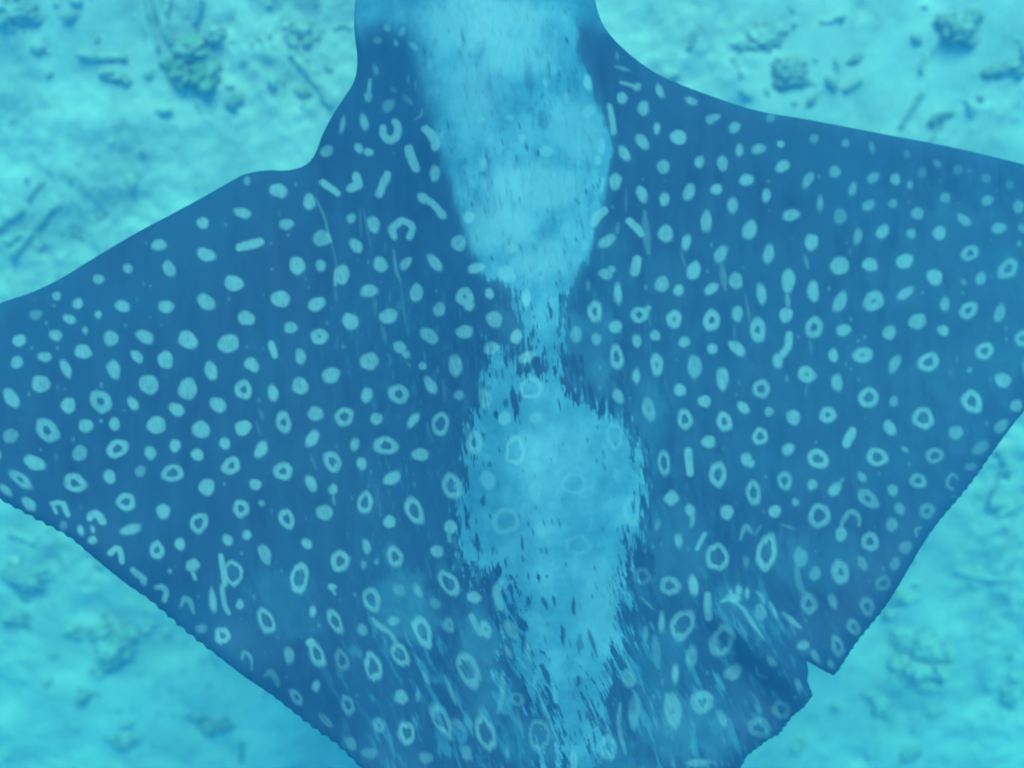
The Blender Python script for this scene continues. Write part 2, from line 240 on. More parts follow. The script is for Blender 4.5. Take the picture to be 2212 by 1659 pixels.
# ---- markings, read off the animal on 4x sheets: (sheet x, sheet y) then entries
# e: cx cy rx ry angle hole strength (ellipse / ring); p: strength width pts (stroke); d: same, dark stroke
SPOTS = '''
T 0 600
e 2138 240 32 36 0 0 .6;e 1757 603 50 52;e 2100 515 80 42 15;e 1375 795 65 52;e 1778 875 82 58 15;e 1107 993 42 45 0 0 .8;e 1462 1000 75 48 60
e 855 1085 48 45 0 0 .75;e 2020 1118 85 68;e 495 1235 38 42;e 675 1290 45 47;e 1058 1318 68 52 10;e 1435 1322 72 58 0 0 .85;e 1775 1285 85 65 45
e 305 1390 58 45 0 0 .5;e 602 1430 55 42 20;e 843 1388 28 32;e 2125 1425 80 65 30;e 738 1525 35 22 80;e 483 1570 58 50;e 165 1612 58 55
e 960 1595 72 60 40;e 1250 1590 85 50 30;e 1625 1610 95 68 50 .1;e 1970 1640 90 80
T 0 1250
e 722 275 75 65;e 1180 320 65 45 50;e 1432 345 72 75;e 380 315 60 45 -10;e 145 365 55 58;e 568 420 80 45 60;e 980 430 85 60 75;e 1820 440 82 58 75 .15
e 2170 380 60 60;e 350 555 85 75 -20 .12;e 100 675 90 58 55;e 1285 560 95 80 20;e 1622 595 85 90;e 2105 600 85 82 0 .35;e 595 735 62 72
e 872 705 110 90 55 .33 .9;e 1145 725 65 42 50;e 1530 770 75 52 30;e 1885 735 75 62 40;e 1350 905 80 80;e 1738 945 85 75;e 2100 930 75 70
e 410 955 125 85 35 .35 .9;e 738 915 60 60;e 985 900 48 55;e 873 873 12 14;e 95 1000 62 65 0 0 .6;e 1015 1110 100 80 -20 .42;e 685 1155 72 62 -30 .1 .7
e 1297 1145 52 60;e 1513 1085 50 55;e 1940 1065 48 52;e 1710 1170 60 50 50;e 300 1230 98 62 30;e 1995 1260 88 75 -20 .35;e 180 1375 125 50 35 .3
e 1212 1305 48 50 0 0 .6;e 650 1405 108 82 30 .38;e 945 1355 58 58;e 1492 1325 98 80 -20 .48;e 45 1465 75 30 45;e 1790 1445 72 72 0 .15
e 253 1595 75 50 50;e 1090 1570 90 78 10 .42;e 485 1185 15 25 0 0 .3;e 0 1170 12 30;e 495 585 12 22 0 0 .3
T 0 1900
p 1 26 450 160 485 235;p 1 22 450 152 510 148 545 165;p 1 26 545 155 585 250;p .95 34 775 275 800 240 850 250 885 310;e 545 345 35 45 0 0 .5
e 700 385 45 25 75;e 800 375 30 17 75;e 800 468 40 35 30;e 1130 375 90 50 -20;p 1 28 955 580 1010 540 1045 580 1055 650;e 1358 550 85 65 85 .42
e 1558 497 55 42 80;e 1668 680 62 60;p .9 18 1665 740 1690 800;e 1720 315 92 78 -60 .48;e 1415 215 58 70;e 1965 460 45 50;e 2130 420 45 35 70
e 2080 195 85 68 70 .42;p .9 30 1150 725 1190 760 1245 800;e 1235 815 42 26 70;p .85 25 1350 870 1400 865 1440 910 1425 980
p .65 26 1570 1030 1600 970 1650 1010 1680 1095;e 1470 735 15 20;p .95 24 1905 600 1930 740 1940 850;e 2015 750 110 88 80 .64;p .9 20 1920 860 1925 950 1950 1050 1975 1095
e 1840 990 95 32 85;e 2070 1025 30 38;e 1740 1230 50 38 0 0 .4;e 1925 1285 82 68 60 .4 .65;p .55 24 2090 1500 2110 1430 2160 1480 2175 1580;e 700 180 15 20 0 0 .2
T 900 0
e 1350 245 28 32 0 0 .6;e 1485 265 48 28 110 0 .6;e 1270 355 40 30 0 0 .4;e 1428 370 20 25 0 0 .6;e 1580 395 45 30 45 0 .6;e 1720 550 45 20 90 0 .5
e 1255 610 50 25 70 0 .5;p .75 28 1210 700 1200 800 1190 860;e 1195 835 32 45 0 0 .8;e 1540 675 8 22 0 0 .5;e 1600 730 10 30 0 0 .4;e 1365 915 70 45 -60 0 .5
e 1530 860 60 25 45 0 .3;e 1410 780 25 25 0 0 .3;p .5 16 1590 1040 1640 1000 1655 940;e 968 1075 70 22 100 0 .75;e 1158 1060 75 38 85
p 1 34 1320 1110 1325 1170 1380 1215 1440 1170 1445 1100 1420 1060;p 1 38 1680 1120 1740 1180 1775 1250;e 1765 1255 42 50;e 825 1305 60 50 -30 0 .65;e 1110 1285 45 35 60;e 1190 1320 40 38
p 1 46 1545 1290 1570 1370 1600 1450;e 1768 1495 70 45 95
T 900 600
e 415 325 78 60;p 1 32 800 250 930 340;p 1 46 1085 190 1100 270 1030 300;p 1 40 1355 180 1330 250 1285 350;e 685 415 70 55 80;p .5 10 740 380 820 560 850 680 870 760
p .3 9 870 760 920 1000;e 485 615 72 48 -5 0 .85;e 1037 560 38 45 0 0 .85;e 1235 615 75 58 60;p 1 40 1410 720 1400 650 1490 580 1570 640 1545 720
p 1 30 1640 360 1730 420 1835 530;e 1665 380 55 40 35;e 1825 525 50 40 45;e 790 735 80 70 -20 0 .8;p 1 14 845 690 865 760;e 1085 795 70 48 40;p 1 46 80 810 260 770
e 580 970 85 68 70;e 780 968 42 48;e 960 1045 75 85 0 0 .9;p 1 14 900 1040 905 1130;e 1295 960 75 55 60;e 1515 945 65 42 -50;e 1765 940 95 45 50;e 1975 775 72 65 0 .12
e 2060 550 52 60;e 2120 990 72 45 -15;e 433 1255 82 78 0 .05;e 750 1300 75 60 -40 .15;e 1200 1185 70 58 -10;e 1610 1205 62 80;e 2025 1235 78 85 0 .22;e 2060 1310 45 50
e 1810 1350 52 62;e 1040 1445 72 75;e 1365 1405 78 68 -15;e 520 1505 60 52;e 775 1580 75 75 0 .2;e 1720 1575 85 60 35 .12;e 2020 1540 80 58
p .25 12 1110 480 1130 720;p .25 14 1140 480 1210 800;p .5 22 1410 830 1430 1000 1470 1100;p .2 15 1340 760 1330 860;p .22 18 1470 1100 1490 1300 1520 1480
p .28 30 1310 1480 1340 1640;p .28 22 905 1140 915 1280;p .22 25 1240 1250 1250 1400
T 900 1250
p 1 52 355 210 390 300;e 195 390 65 52 45;e 612 315 72 45 80;e 870 480 85 65 -20;e 605 570 75 75 0 .12;e 1200 355 82 78 0 .14;e 1465 235 65 50 30;e 1525 300 35 35
e 1660 395 35 35;e 1945 400 100 62 80 .15;e 370 630 75 42 80;e 1180 645 70 50 -70;e 1455 640 95 82 20 .4;e 1725 565 85 48 60;e 1970 650 45 42 0 0 .8;e 735 810 65 65 0 0 .85
e 455 885 95 70 75 .32;e 982 835 85 85 0 .45;e 1265 850 58 52 -30;e 1585 865 70 38 -45;e 1815 900 105 78 100 .55;e 705 1020 80 52 -55;e 1072 1075 58 38 -75 0 .8
e 270 1120 78 52 -60;e 1345 1085 108 78 10 .42;e 1640 1165 75 55 -10 .1;e 455 1305 90 78 -10 .36;e 880 1225 92 78 60 .42;e 1140 1240 42 58;e 1400 1365 75 55 -30
e 215 1420 52 50;e 695 1410 75 48 70;e 885 1460 42 45;p .6 12 885 1500 900 1590;e 1165 1575 98 70 90 .48;e 1910 1440 125 80 70 .52;e 265 1585 25 30 0 0 .6;e 980 225 20 20 0 0 .3
p .5 10 1540 370 1550 400;p .25 20 690 1150 740 1290;p .25 25 1830 520 1850 700;p .22 20 1700 900 1750 1060;p .22 20 220 870 260 1000;p .25 30 250 770 280 850
T 900 1900
e 485 285 88 72 60 .42;e 815 225 75 65 0 .1 .85;e 1590 205 130 70 70 .52;e 1375 305 55 55;e 1900 350 52 62;p .8 16 1885 400 1895 470;e 140 420 45 38;e 300 590 85 50 70 .1 .85
e 660 490 50 42 30;e 950 645 98 80 80 .45;e 1178 520 65 38 80 0 .75;e 1425 610 105 64 70 .45 .85;e 1785 555 58 52;e 600 795 132 82 -78 .56;e 880 865 35 35;p .8 14 885 880 905 925
e 1225 980 115 78 80 .52 .65;e 1890 835 125 74 55 .56 .8;e 1150 680 30 38 0 0 .5;e 1265 650 20 28 0 0 .5;e 1460 900 60 45 60 0 .4;e 1620 905 65 30 60 0 .6
e 305 1165 118 74 75 .52;e 715 1075 32 48 0 0 .7;e 910 1165 112 56 70 .48 .78;e 80 1020 28 40 0 0 .7;e 1140 1240 60 45 60 0 .5;e 1410 1160 50 42 0 0 .6;e 1890 1195 65 45 80 .2 .5
e 745 1450 128 64 65 .48;e 690 1350 42 42;e 1460 1450 112 70 65 .5 .78;e 505 1460 80 40 75 0 .5;e 965 1500 95 60 75 .45 .35;e 1230 1560 132 78 75 .52 .75
e 1665 1260 150 80 65 .48 .78;p .7 28 1235 1140 1300 1210 1390 1270;p .7 36 1390 1270 1440 1370;e 1770 1010 60 40 50 0 .4;e 2110 960 55 45
T 900 2250
p .35 28 300 860 350 830 400 900 410 950;e 740 950 35 45 0 0 .6;e 575 1050 78 44 60 .35 .5;p .55 24 770 1190 800 1240 860 1300;p .5 20 800 1190 880 1290
e 1015 1120 88 56 75 .48 .5;e 1470 1045 68 52 75 0 .55;e 1615 1035 50 22 85 0 .4;p .45 36 1660 830 1720 930;e 1285 1290 68 55 70 .3 .5;e 1520 1355 108 70 75 .52 .65
e 1820 1240 165 72 65 .55 .6;p .55 30 1850 860 1890 970 1940 1100;e 2060 810 170 95 65 .56 .6;e 1980 1290 65 30 45 0 .4;e 1040 1450 70 40 60 0 .35;e 1200 1530 80 50 0 0 .3
e 1690 1570 60 45 0 0 .35;e 2045 1535 60 35 60 0 .4
T 1800 0
p .5 26 1340 575 1450 610;e 1355 490 10 22 0 0 .6;p .8 28 1385 710 1530 760;e 1520 755 38 36 0 0 .8;e 1398 850 45 55 0 0 .85;e 1723 785 65 35 70 0 .75;e 1580 935 52 62 0 0 .85;e 1990 870 52 32 20 0 .7
e 1700 1110 28 48;e 1570 1220 75 52 50;e 1880 1185 68 70;e 2160 1030 40 45 0 0 .75;p .7 32 2160 1030 2230 1000;e 1415 1320 75 38 60;e 1750 1440 60 58 0 0 .85
e 2060 1400 45 45 0 0 .7;e 1340 1565 52 75;p .9 26 1290 920 1310 1050 1320 1140;e 1095 710 75 35 75 0 .9
e 535 510 40 90 0 0 .4;e 170 1030 35 35 0 0 .6;e 420 1020 35 25 0 0 .5;e 735 715 25 40 0 0 .6;e 800 590 30 60 0 0 .5;e 920 840 40 45 0 0 .5;e 1105 970 50 70 20 0 .6
e 740 1310 50 55 0 0 .6;e 1010 1245 58 65 0 0 .6;e 1215 1260 40 70 0 0 .7;e 1185 1380 35 45 0 0 .7;e 530 1195 35 30 0 0 .5;e 370 1530 50 100 0 0 .5
e 190 1420 35 60 0 0 .6;e 770 1560 35 55 0 0 .6;e 500 1600 40 50 0 0 .6;p .8 26 1240 1540 1220 1640
d .5 14 115 20 145 65;d .5 12 170 20 185 55;d .4 12 310 10 320 35;d .4 20 135 520 140 620;d .6 16 845 610 855 660;d .5 14 840 680 840 710;d .5 22 710 800 700 860
d .4 60 690 960 710 1120;d .35 30 740 1000 735 1100;d .5 16 265 960 270 1010;d .5 16 175 1490 180 1530;d .5 16 600 1480 600 1510;d .4 18 40 1370 45 1420;d .4 18 250 1370 250 1420;d .4 14 930 1140 930 1180;d .4 12 1145 1140 1145 1160
T 1800 600
e 1565 350 80 45 65;e 1757 390 42 60;e 1970 335 80 48 -70;p .95 38 1240 490 1190 530 1150 600;p 1 40 1450 580 1520 640 1555 690;e 1265 760 85 48 -35 0 .8;e 1770 690 62 80 0 .12
e 1950 770 75 38 -80;e 2125 590 90 50 90;p .95 52 1520 910 1500 1030;p .35 35 1590 500 1600 700 1620 860;e 1250 1040 60 50 0 0 .75;e 1300 1000 35 30 0 0 .75
e 2015 1010 80 58 -75;e 1735 1130 60 70;e 1885 1180 42 52;e 1355 1210 100 36 85;e 1100 1140 20 40 0 0 .5;e 565 1250 75 42 100 .1;e 250 1205 38 48;e 290 1430 75 72 0 0 .75
e 475 1580 55 65;e 1160 1365 95 62 95 .38;e 1545 1390 80 72 0 .35;p .8 30 1620 1330 1590 1370;e 1335 1500 58 55 -40;e 1845 1430 82 66 -70 .28;e 1680 1570 48 48
e 1520 1615 42 55;e 1935 1630 50 45;e 1165 1600 45 50 0 0 .7;e 310 620 70 80 0 0 .5;e 445 810 45 50 0 0 .6;e 400 1040 80 70 0 0 .6;e 1075 800 40 50 0 0 .5;e 900 670 40 80 0 0 .4
e 800 870 50 40 0 0 .5;e 600 740 50 50 0 0 .4;e 990 1560 50 70 0 0 .6;p .22 25 1430 300 1430 500;p .3 30 1360 600 1350 700;p .3 20 1900 830 1940 980;p .3 12 1620 1330 1640 1480
d .9 32 745 1260 780 1380 775 1440;d .9 16 855 1180 865 1290;d .8 18 890 1370 895 1420;d .9 20 935 1400 935 1530;d .5 14 740 470 745 520;d .6 16 895 830 898 870;d .6 14 545 1100 540 1130;d .6 18 585 1090 585 1120
d .5 16 695 1020 690 1050;d .7 16 630 1400 630 1420;d .5 16 45 200 50 290;d .4 20 770 960 770 980
T 1800 1250
e 2175 240 48 45;e 1345 320 108 62 80 .42;e 1695 385 98 60 80 .28;e 2025 400 105 60 85 .12 .8;e 1515 485 65 32 85;e 1900 605 55 55;e 2110 705 55 55;e 1625 770 112 56 75 .25 .8
e 1940 860 88 70 80 .44;e 2140 1055 62 52 30;e 1755 1230 112 54 80 .55;p 1 34 1970 1130 1985 1330;e 1360 660 65 45 60;e 1820 1540 65 50
e 610 590 105 98 0 .65 .7;e 475 1130 135 92 90 .62 .7;e 975 1410 115 105 0 .68 .45;e 1330 1000 130 75 85 .62 .5;e 375 850 55 60 0 0 .6;e 650 850 65 50 0 0 .5;e 785 1190 60 60 0 0 .45
e 120 1060 80 100 0 .35 .8;e 210 680 55 90 0 0 .6;e 230 1390 70 80 0 0 .6;e 640 1470 60 100 0 0 .4;e 970 1000 50 45 0 0 .3;e 1340 1340 25 60 0 0 .3;e 570 320 80 45 -20 0 .9;e 260 240 70 55 0 .15 .8
d 1 34 490 380 510 440 515 490;d 1 44 445 560 450 660 475 760 462 880;d .9 30 510 600 500 720;d .8 30 390 690 385 750;d 1 30 300 770 308 860;d .9 12 850 680 870 800;d .9 12 92 1045 98 1090
d .9 18 330 1100 340 1150;d .8 18 535 1290 540 1320;d .8 20 232 340 236 380;d .7 14 198 970 200 1020;d .7 30 205 1520 190 1600;d .8 12 320 1390 318 1470;d .8 10 75 1490 78 1540;d .7 14 258 580 262 600
d 1 30 960 560 985 660 1020 740;d 1 26 930 560 940 640;d .9 24 1060 560 1080 660;d .9 24 1110 560 1140 700;d 1 30 1195 700 1215 880;d 1 12 1400 860 1435 1020;d 1 16 1420 760 1480 970;d 1 18 1510 880 1560 1030
d 1 18 1590 1020 1620 1130;d .9 14 1640 1380 1655 1520;d 1 26 1580 1500 1605 1650;d .8 12 1600 1220 1605 1300;d .9 13 1630 1220 1660 1310;d .8 10 1172 915 1180 950;d .9 30 870 460 880 550;d .9 24 870 190 875 280
d .9 34 1030 290 1040 370;d .9 30 960 300 950 370;d .8 26 740 330 760 430;d .8 20 810 390 815 430;d .8 18 720 230 740 310;d .7 18 650 220 650 260;d .6 16 1275 740 1285 840;d .7 20 375 340 385 385
T 1800 1900
e 1475 215 148 72 85 .55 .5;e 390 300 130 112 0 .62 .6;e 690 380 50 72 0 0 .45;e 1010 510 115 95 0 .62 .3
d 1 24 1580 70 1620 250 1635 380;d 1 80 1530 460 1560 640 1560 880;d 1 60 1610 520 1640 700 1630 880;d 1 26 1480 460 1450 660 1460 860;d .9 26 1410 970 1430 1060 1415 1200;d .9 24 525 420 540 560;d .9 28 140 410 155 560;d 1 26 972 950 985 1110
d .9 30 870 1200 880 1390;d .9 26 1100 1210 1130 1330 1180 1470;d .55 40 1030 1290 1020 1450;d .9 36 1300 1480 1345 1650;d .9 14 580 740 590 825;d .9 30 665 770 672 800;d .8 12 740 765 742 785;d .8 10 1150 690 1165 730;d .8 11 1155 820 1185 905
d .9 30 790 930 815 1040;d .8 14 285 490 272 590;d .9 18 378 600 388 700;d 1 50 330 680 320 790;d 1 60 190 790 215 900;d 1 66 520 1170 560 1230;d .9 38 580 960 580 1040;d .9 46 420 850 440 920;d 1 44 20 620 60 900;d .9 30 700 960 750 1060
d .9 30 240 1000 270 1150;d .9 36 300 1080 330 1250;d .9 30 430 1020 470 1120;d .8 24 520 1340 540 1430;d .9 10 95 170 95 230;d .8 12 250 230 255 270;d .7 14 40 230 45 330;d .8 10 650 170 655 195;d .8 34 190 90 200 170
e 1570 780 85 78 0 .5 .3;e 1820 100 70 48 -75 0 .85;e 1985 210 55 42 60 0 .8;p .65 22 1985 210 2005 280 1990 350;e 1880 470 32 58 0 0 .7;p .85 34 2105 415 2040 540;e 2005 860 90 40 85 0 .85
p .85 40 2125 940 2140 1130;e 1735 1175 80 28 95 0 .7;e 1810 860 88 82 0 .45 .7;e 1920 1190 155 95 -60 .55 .65;e 1700 330 25 50 0 0 .5;e 1590 1270 25 60 0 0 .5;p .4 20 1560 960 1670 1060
e 1990 1470 45 90 10 0 .45;e 1850 1620 30 80 0 0 .75;p .35 45 1670 1300 1700 1560;e 100 950 55 45;e 215 1230 80 52 70 .25;p .8 28 90 1120 170 1270;p .85 34 350 830 310 920 340 1040;e 430 1240 100 50 60 0 .65;p .7 40 380 1380 430 1480
T 1800 2250
e 215 1360 172 78 70 .58 .65;e 680 1370 132 98 80 .68 .45;e 2080 1090 110 100 0 .35 .6;e 1830 1170 152 75 80 .2 .55;e 1450 880 60 85 0 0 .5;e 50 1530 45 60 0 0 .45;e 400 1520 18 70 0 0 .4
e 970 1590 35 80 0 0 .7;e 1270 1480 110 82 80 .42 .5;p .6 35 1380 1100 1370 1300 1420 1530;p .6 40 350 850 360 1000 320 1180;d .9 36 700 760 770 960;d 1 48 1310 720 1330 900 1290 1080 1310 1240
d .9 36 1020 860 1018 970;d .8 20 1020 1160 1045 1270;d .8 18 1095 1170 1080 1260;e 2190 600 50 100 0 0 .5;p .5 36 480 700 560 800;p .5 40 560 560 600 720;p .4 40 640 860 610 960;d .7 40 640 990 690 1200;d .7 30 780 1150 800 1300;p .45 24 480 1150 540 1400;e 480 1060 70 55 40 .4 .4
p .4 26 640 960 800 1320;p .5 40 800 980 830 1090;e 1500 1180 50 150 0 0 .3
T 2700 300
e 370 435 55 42 -55 0 .85;e 690 350 42 42 0 0 .35;e 415 632 58 35 -80;e 585 622 62 45 -15 0 .85;e 778 580 32 34;e 1062 535 40 42 0 0 .5;e 1340 572 32 34 0 0 .55;e 1560 608 55 22 75 0 .5
e 1862 675 30 34 0 0 .3;e 2125 748 42 28 50 0 .4;e 1997 825 40 50 0 0 .3;e 70 740 45 55 0 0 .85;e 267 745 50 65 0 0 .85;e 792 775 65 48 -40;e 475 890 68 50 -20;e 1010 895 75 40 -60 .15 .8
e 1245 820 55 50 -40 0 .7;e 1395 970 55 32 -80 0 .7;e 1570 875 60 42 -50 0 .7;e 1768 885 45 48 0 0 .85;e 1892 930 25 35 0 0 .7;e 215 972 50 48 -30;e 650 1028 62 38 -75 0 .85
e 355 1115 72 42 88;e 1112 1098 72 28 95 0 .7;e 1290 1205 75 52 95 0 .55;e 1530 1112 58 42 -30 0 .75;e 1738 1090 40 40 0 0 .6;e 1952 1178 60 55 0 .15 .75;e 2190 1050 45 45 0 0 .7
e 857 1195 75 52 -20;e 505 1325 90 60 -65;e 1437 1385 70 40 -75 0 .75;e 1655 1340 75 50 -45 0 .85;e 1898 1362 38 45 0 0 .85;e 2140 1355 55 60 0 0 .85;e 1035 1430 60 68;e 665 1530 90 48 -75;e 258 1530 78 52 -65;e 1370 1515 15 25 0 0 .3
T 2700 950
e 1280 195 90 75 -10;e 1545 190 68 60;e 1850 155 78 62 -40;e 2098 300 68 72;e 175 390 72 45 -45;e 390 325 62 75 0 .08;e 600 440 90 42 80;e 840 330 105 58 90;p .7 22 830 440 835 550;e 820 620 60 62
e 1055 410 95 48 85;e 1280 505 95 55 -60;e 1575 500 105 80 -50 .22;e 1850 435 75 45 -35 0 .85;e 175 665 72 92 0 .32;e 400 610 50 65;e 580 755 105 75 80 .33;e 1065 725 80 95 0 .34;e 1318 755 62 55 -15
e 1955 675 80 65 -25 .1 .85;e 1712 775 58 65;e 395 905 85 52 45;e 180 905 40 45;p .95 32 850 790 840 880 790 960;e 750 1020 45 62;e 845 830 36 62;e 1225 965 45 55;e 1478 965 98 65 -18 .25
e 1760 1045 80 42 -65 0 .8;e 2050 1030 105 75 -25 .44;e 272 1170 58 100;e 998 1135 78 78 0 .22;e 820 1175 15 28 0 0 .6;e 607 1255 75 88 0 .42;e 1255 1205 52 75;e 1532 1330 95 85 -30 .46
e 455 1425 62 42 50;e 290 1545 72 85 0 .38;e 680 1455 38 42 0 0 .75;e 885 1505 60 70;e 1180 1485 78 72 0 .33;e 1745 1365 38 52 0 0 .65;e 2008 1515 98 98 0 .52;e 1715 1590 72 50 65
p .35 30 260 170 300 400;p .3 20 470 450 510 700;p .4 30 980 100 1010 220;p .3 18 1030 840 1040 960;p .22 20 370 700 370 830;p .22 20 1000 1230 980 1330
T 2700 1600
e 600 230 65 82 0 .45;e 480 430 45 60;e 520 470 32 32;e 840 340 60 48 -30;e 1100 420 102 80 20 .46;p 1 44 1390 190 1340 290;e 1605 410 92 86 20 .48 .9;e 1850 340 35 22 45 0 .7
e 2100 400 84 66 0 .48 .65;e 230 560 118 74 85 .46;e 540 720 105 68 85 .46 .85;e 810 610 85 66 70 .42 .75;e 1042 645 42 50 0 0 .85;e 1235 685 68 52 -50 0 .85;p .5 15 1280 630 1310 590
e 1480 585 48 34 50 0 .8;e 1955 620 72 68 0 .42 .7;e 1738 690 45 50 0 0 .75;e 1530 770 105 70 45 .32 .6;e 305 885 55 68;e 725 880 60 50 -50;e 905 800 30 35 0 0 .75;e 1105 920 95 112 0 .52 .75
e 1800 855 55 42 50 0 .6;e 2035 870 72 72 0 .35 .45;p .65 38 1290 1070 1310 960 1380 880 1450 930 1450 1000;e 1300 1070 50 60 0 0 .8;e 1730 990 55 58 0 0 .55;p .5 22 1990 1010 1935 1030 1940 1090
e 1545 1140 74 90 0 .42 .65;e 1855 1190 60 60 0 0 .35;e 230 1280 102 128 0 .58 .85;e 650 1230 158 90 -75 .55 .9;p .6 22 430 1120 470 1010 530 1060;p .4 20 560 1080 610 1000;p .4 20 780 990 900 1040
e 1480 1330 65 38 60 0 .5;e 1765 1330 60 45 -60 0 .35;e 1290 1400 82 110 0 .35 .6;e 940 1280 60 90 0 0 .5;e 1070 1420 50 60 0 0 .55;p .35 45 930 1250 910 1400 960 1560 1010 1620;e 480 1310 25 50 0 0 .4;e 1665 1495 62 70 0 .45 .3
T 3000 500
e 1640 360 42 45 0 0 .35;e 1740 370 20 22 0 0 .2;e 1877 430 40 40 0 0 .35;e 2085 490 35 40 0 0 .3;e 1898 622 52 45 0 0 .7;e 2165 685 50 52 0 0 .65;e 1695 790 65 45 35 0 .75;e 1990 865 65 50 0 0 .65
e 2195 865 35 40 0 0 .5;e 1745 1075 82 68 -40 .38 .8;e 2072 1215 108 72 -50 .44 .75;e 2170 1000 22 24 0 0 .55;e 1840 1300 62 42 -70 0 .7;e 1697 1340 22 28 0 0 .55;e 1525 1520 62 42 -80 0 .85
e 1730 1580 84 72 -40 .38 .8;e 2000 1600 78 48 -80 0 .7;e 1935 1280 12 15 0 0 .3
T 3000 1150
e 1515 318 52 48 0 0 .85;e 1875 490 84 76 -30 .42 .9;e 2195 385 62 76 0 .33 .8;e 1735 655 25 28 0 0 .5;e 2030 740 75 60 35 0 .85;e 1760 930 108 84 70 .42;e 2140 960 60 48 -60 0 .75;e 2015 1140 70 52 -60 0 .65
e 1625 1195 62 58 0 0 .85;e 1835 1320 85 50 -30 0 .45;e 1750 1490 50 35 0 0 .35;e 2205 630 15 60 0 0 .5
T 3000 1600
p .5 28 1640 600 1590 560 1550 600 1550 660 1600 690
T 2600 2250
e 495 555 152 90 -75 .5 .65;e 230 690 38 100 0 0 .45;p .7 40 480 220 560 180 560 120;e 635 120 30 50 0 0 .75;e 705 140 18 45 0 0 .65;p .5 30 780 130 830 170 850 230;p .65 32 600 220 680 290 760 420 850 540
e 590 190 70 40 0 0 .65;e 820 310 45 70 0 0 .5;p .6 35 900 220 960 360;p .6 40 1020 320 1090 380 1170 450;e 1240 240 75 98 0 .35 .45;e 1445 220 70 40 70 0 .45;e 1740 260 88 62 70 .38 .4
e 1630 440 80 56 60 .28 .4;e 1490 610 90 56 70 .35 .4;e 1190 600 50 40 0 0 .45;e 1300 690 60 30 60 0 .4;e 1430 760 40 25 70 0 .4;p .4 30 780 770 800 850 880 880;e 920 740 60 30 50 0 .4
e 580 830 75 60 -40 0 .5;e 1150 940 60 28 75 0 .4;e 1000 1150 85 92 0 .38 .3;e 810 1310 110 85 30 .42 .3;e 490 1230 80 35 65 0 .4;e 280 1610 100 35 0 0 .5
d .6 30 560 270 660 400 760 520;d .6 40 720 200 760 260;d .5 40 860 580 930 680;d .5 26 1060 690 1090 740
'''
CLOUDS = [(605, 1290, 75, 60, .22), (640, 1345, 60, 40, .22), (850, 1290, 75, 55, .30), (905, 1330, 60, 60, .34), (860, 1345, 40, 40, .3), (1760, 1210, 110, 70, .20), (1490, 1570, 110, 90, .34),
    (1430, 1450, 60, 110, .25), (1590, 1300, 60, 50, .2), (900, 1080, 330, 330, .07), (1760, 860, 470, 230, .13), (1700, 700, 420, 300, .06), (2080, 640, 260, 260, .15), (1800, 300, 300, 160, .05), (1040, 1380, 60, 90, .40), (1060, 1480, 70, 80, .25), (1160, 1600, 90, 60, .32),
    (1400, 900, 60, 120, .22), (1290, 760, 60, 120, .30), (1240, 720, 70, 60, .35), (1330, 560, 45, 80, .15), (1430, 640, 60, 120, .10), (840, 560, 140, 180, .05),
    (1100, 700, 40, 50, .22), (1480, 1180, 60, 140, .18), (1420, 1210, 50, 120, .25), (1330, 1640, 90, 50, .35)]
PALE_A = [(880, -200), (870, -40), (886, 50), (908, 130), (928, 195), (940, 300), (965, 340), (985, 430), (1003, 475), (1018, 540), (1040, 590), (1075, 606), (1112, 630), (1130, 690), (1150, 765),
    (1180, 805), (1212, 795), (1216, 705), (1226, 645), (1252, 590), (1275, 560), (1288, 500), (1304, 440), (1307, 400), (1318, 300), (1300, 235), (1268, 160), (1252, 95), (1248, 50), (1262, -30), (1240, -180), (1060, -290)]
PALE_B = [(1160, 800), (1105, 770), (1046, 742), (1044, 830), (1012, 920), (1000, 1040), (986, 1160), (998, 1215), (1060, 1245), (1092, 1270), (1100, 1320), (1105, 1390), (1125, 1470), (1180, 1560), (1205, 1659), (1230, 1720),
    (1290, 1659), (1296, 1560), (1318, 1440), (1350, 1380), (1346, 1280), (1358, 1225), (1364, 1150), (1392, 1148), (1396, 1055), (1386, 980), (1356, 915), (1316, 896), (1280, 876), (1234, 842), (1200, 805)]  # outlines of the two pale areas along the back

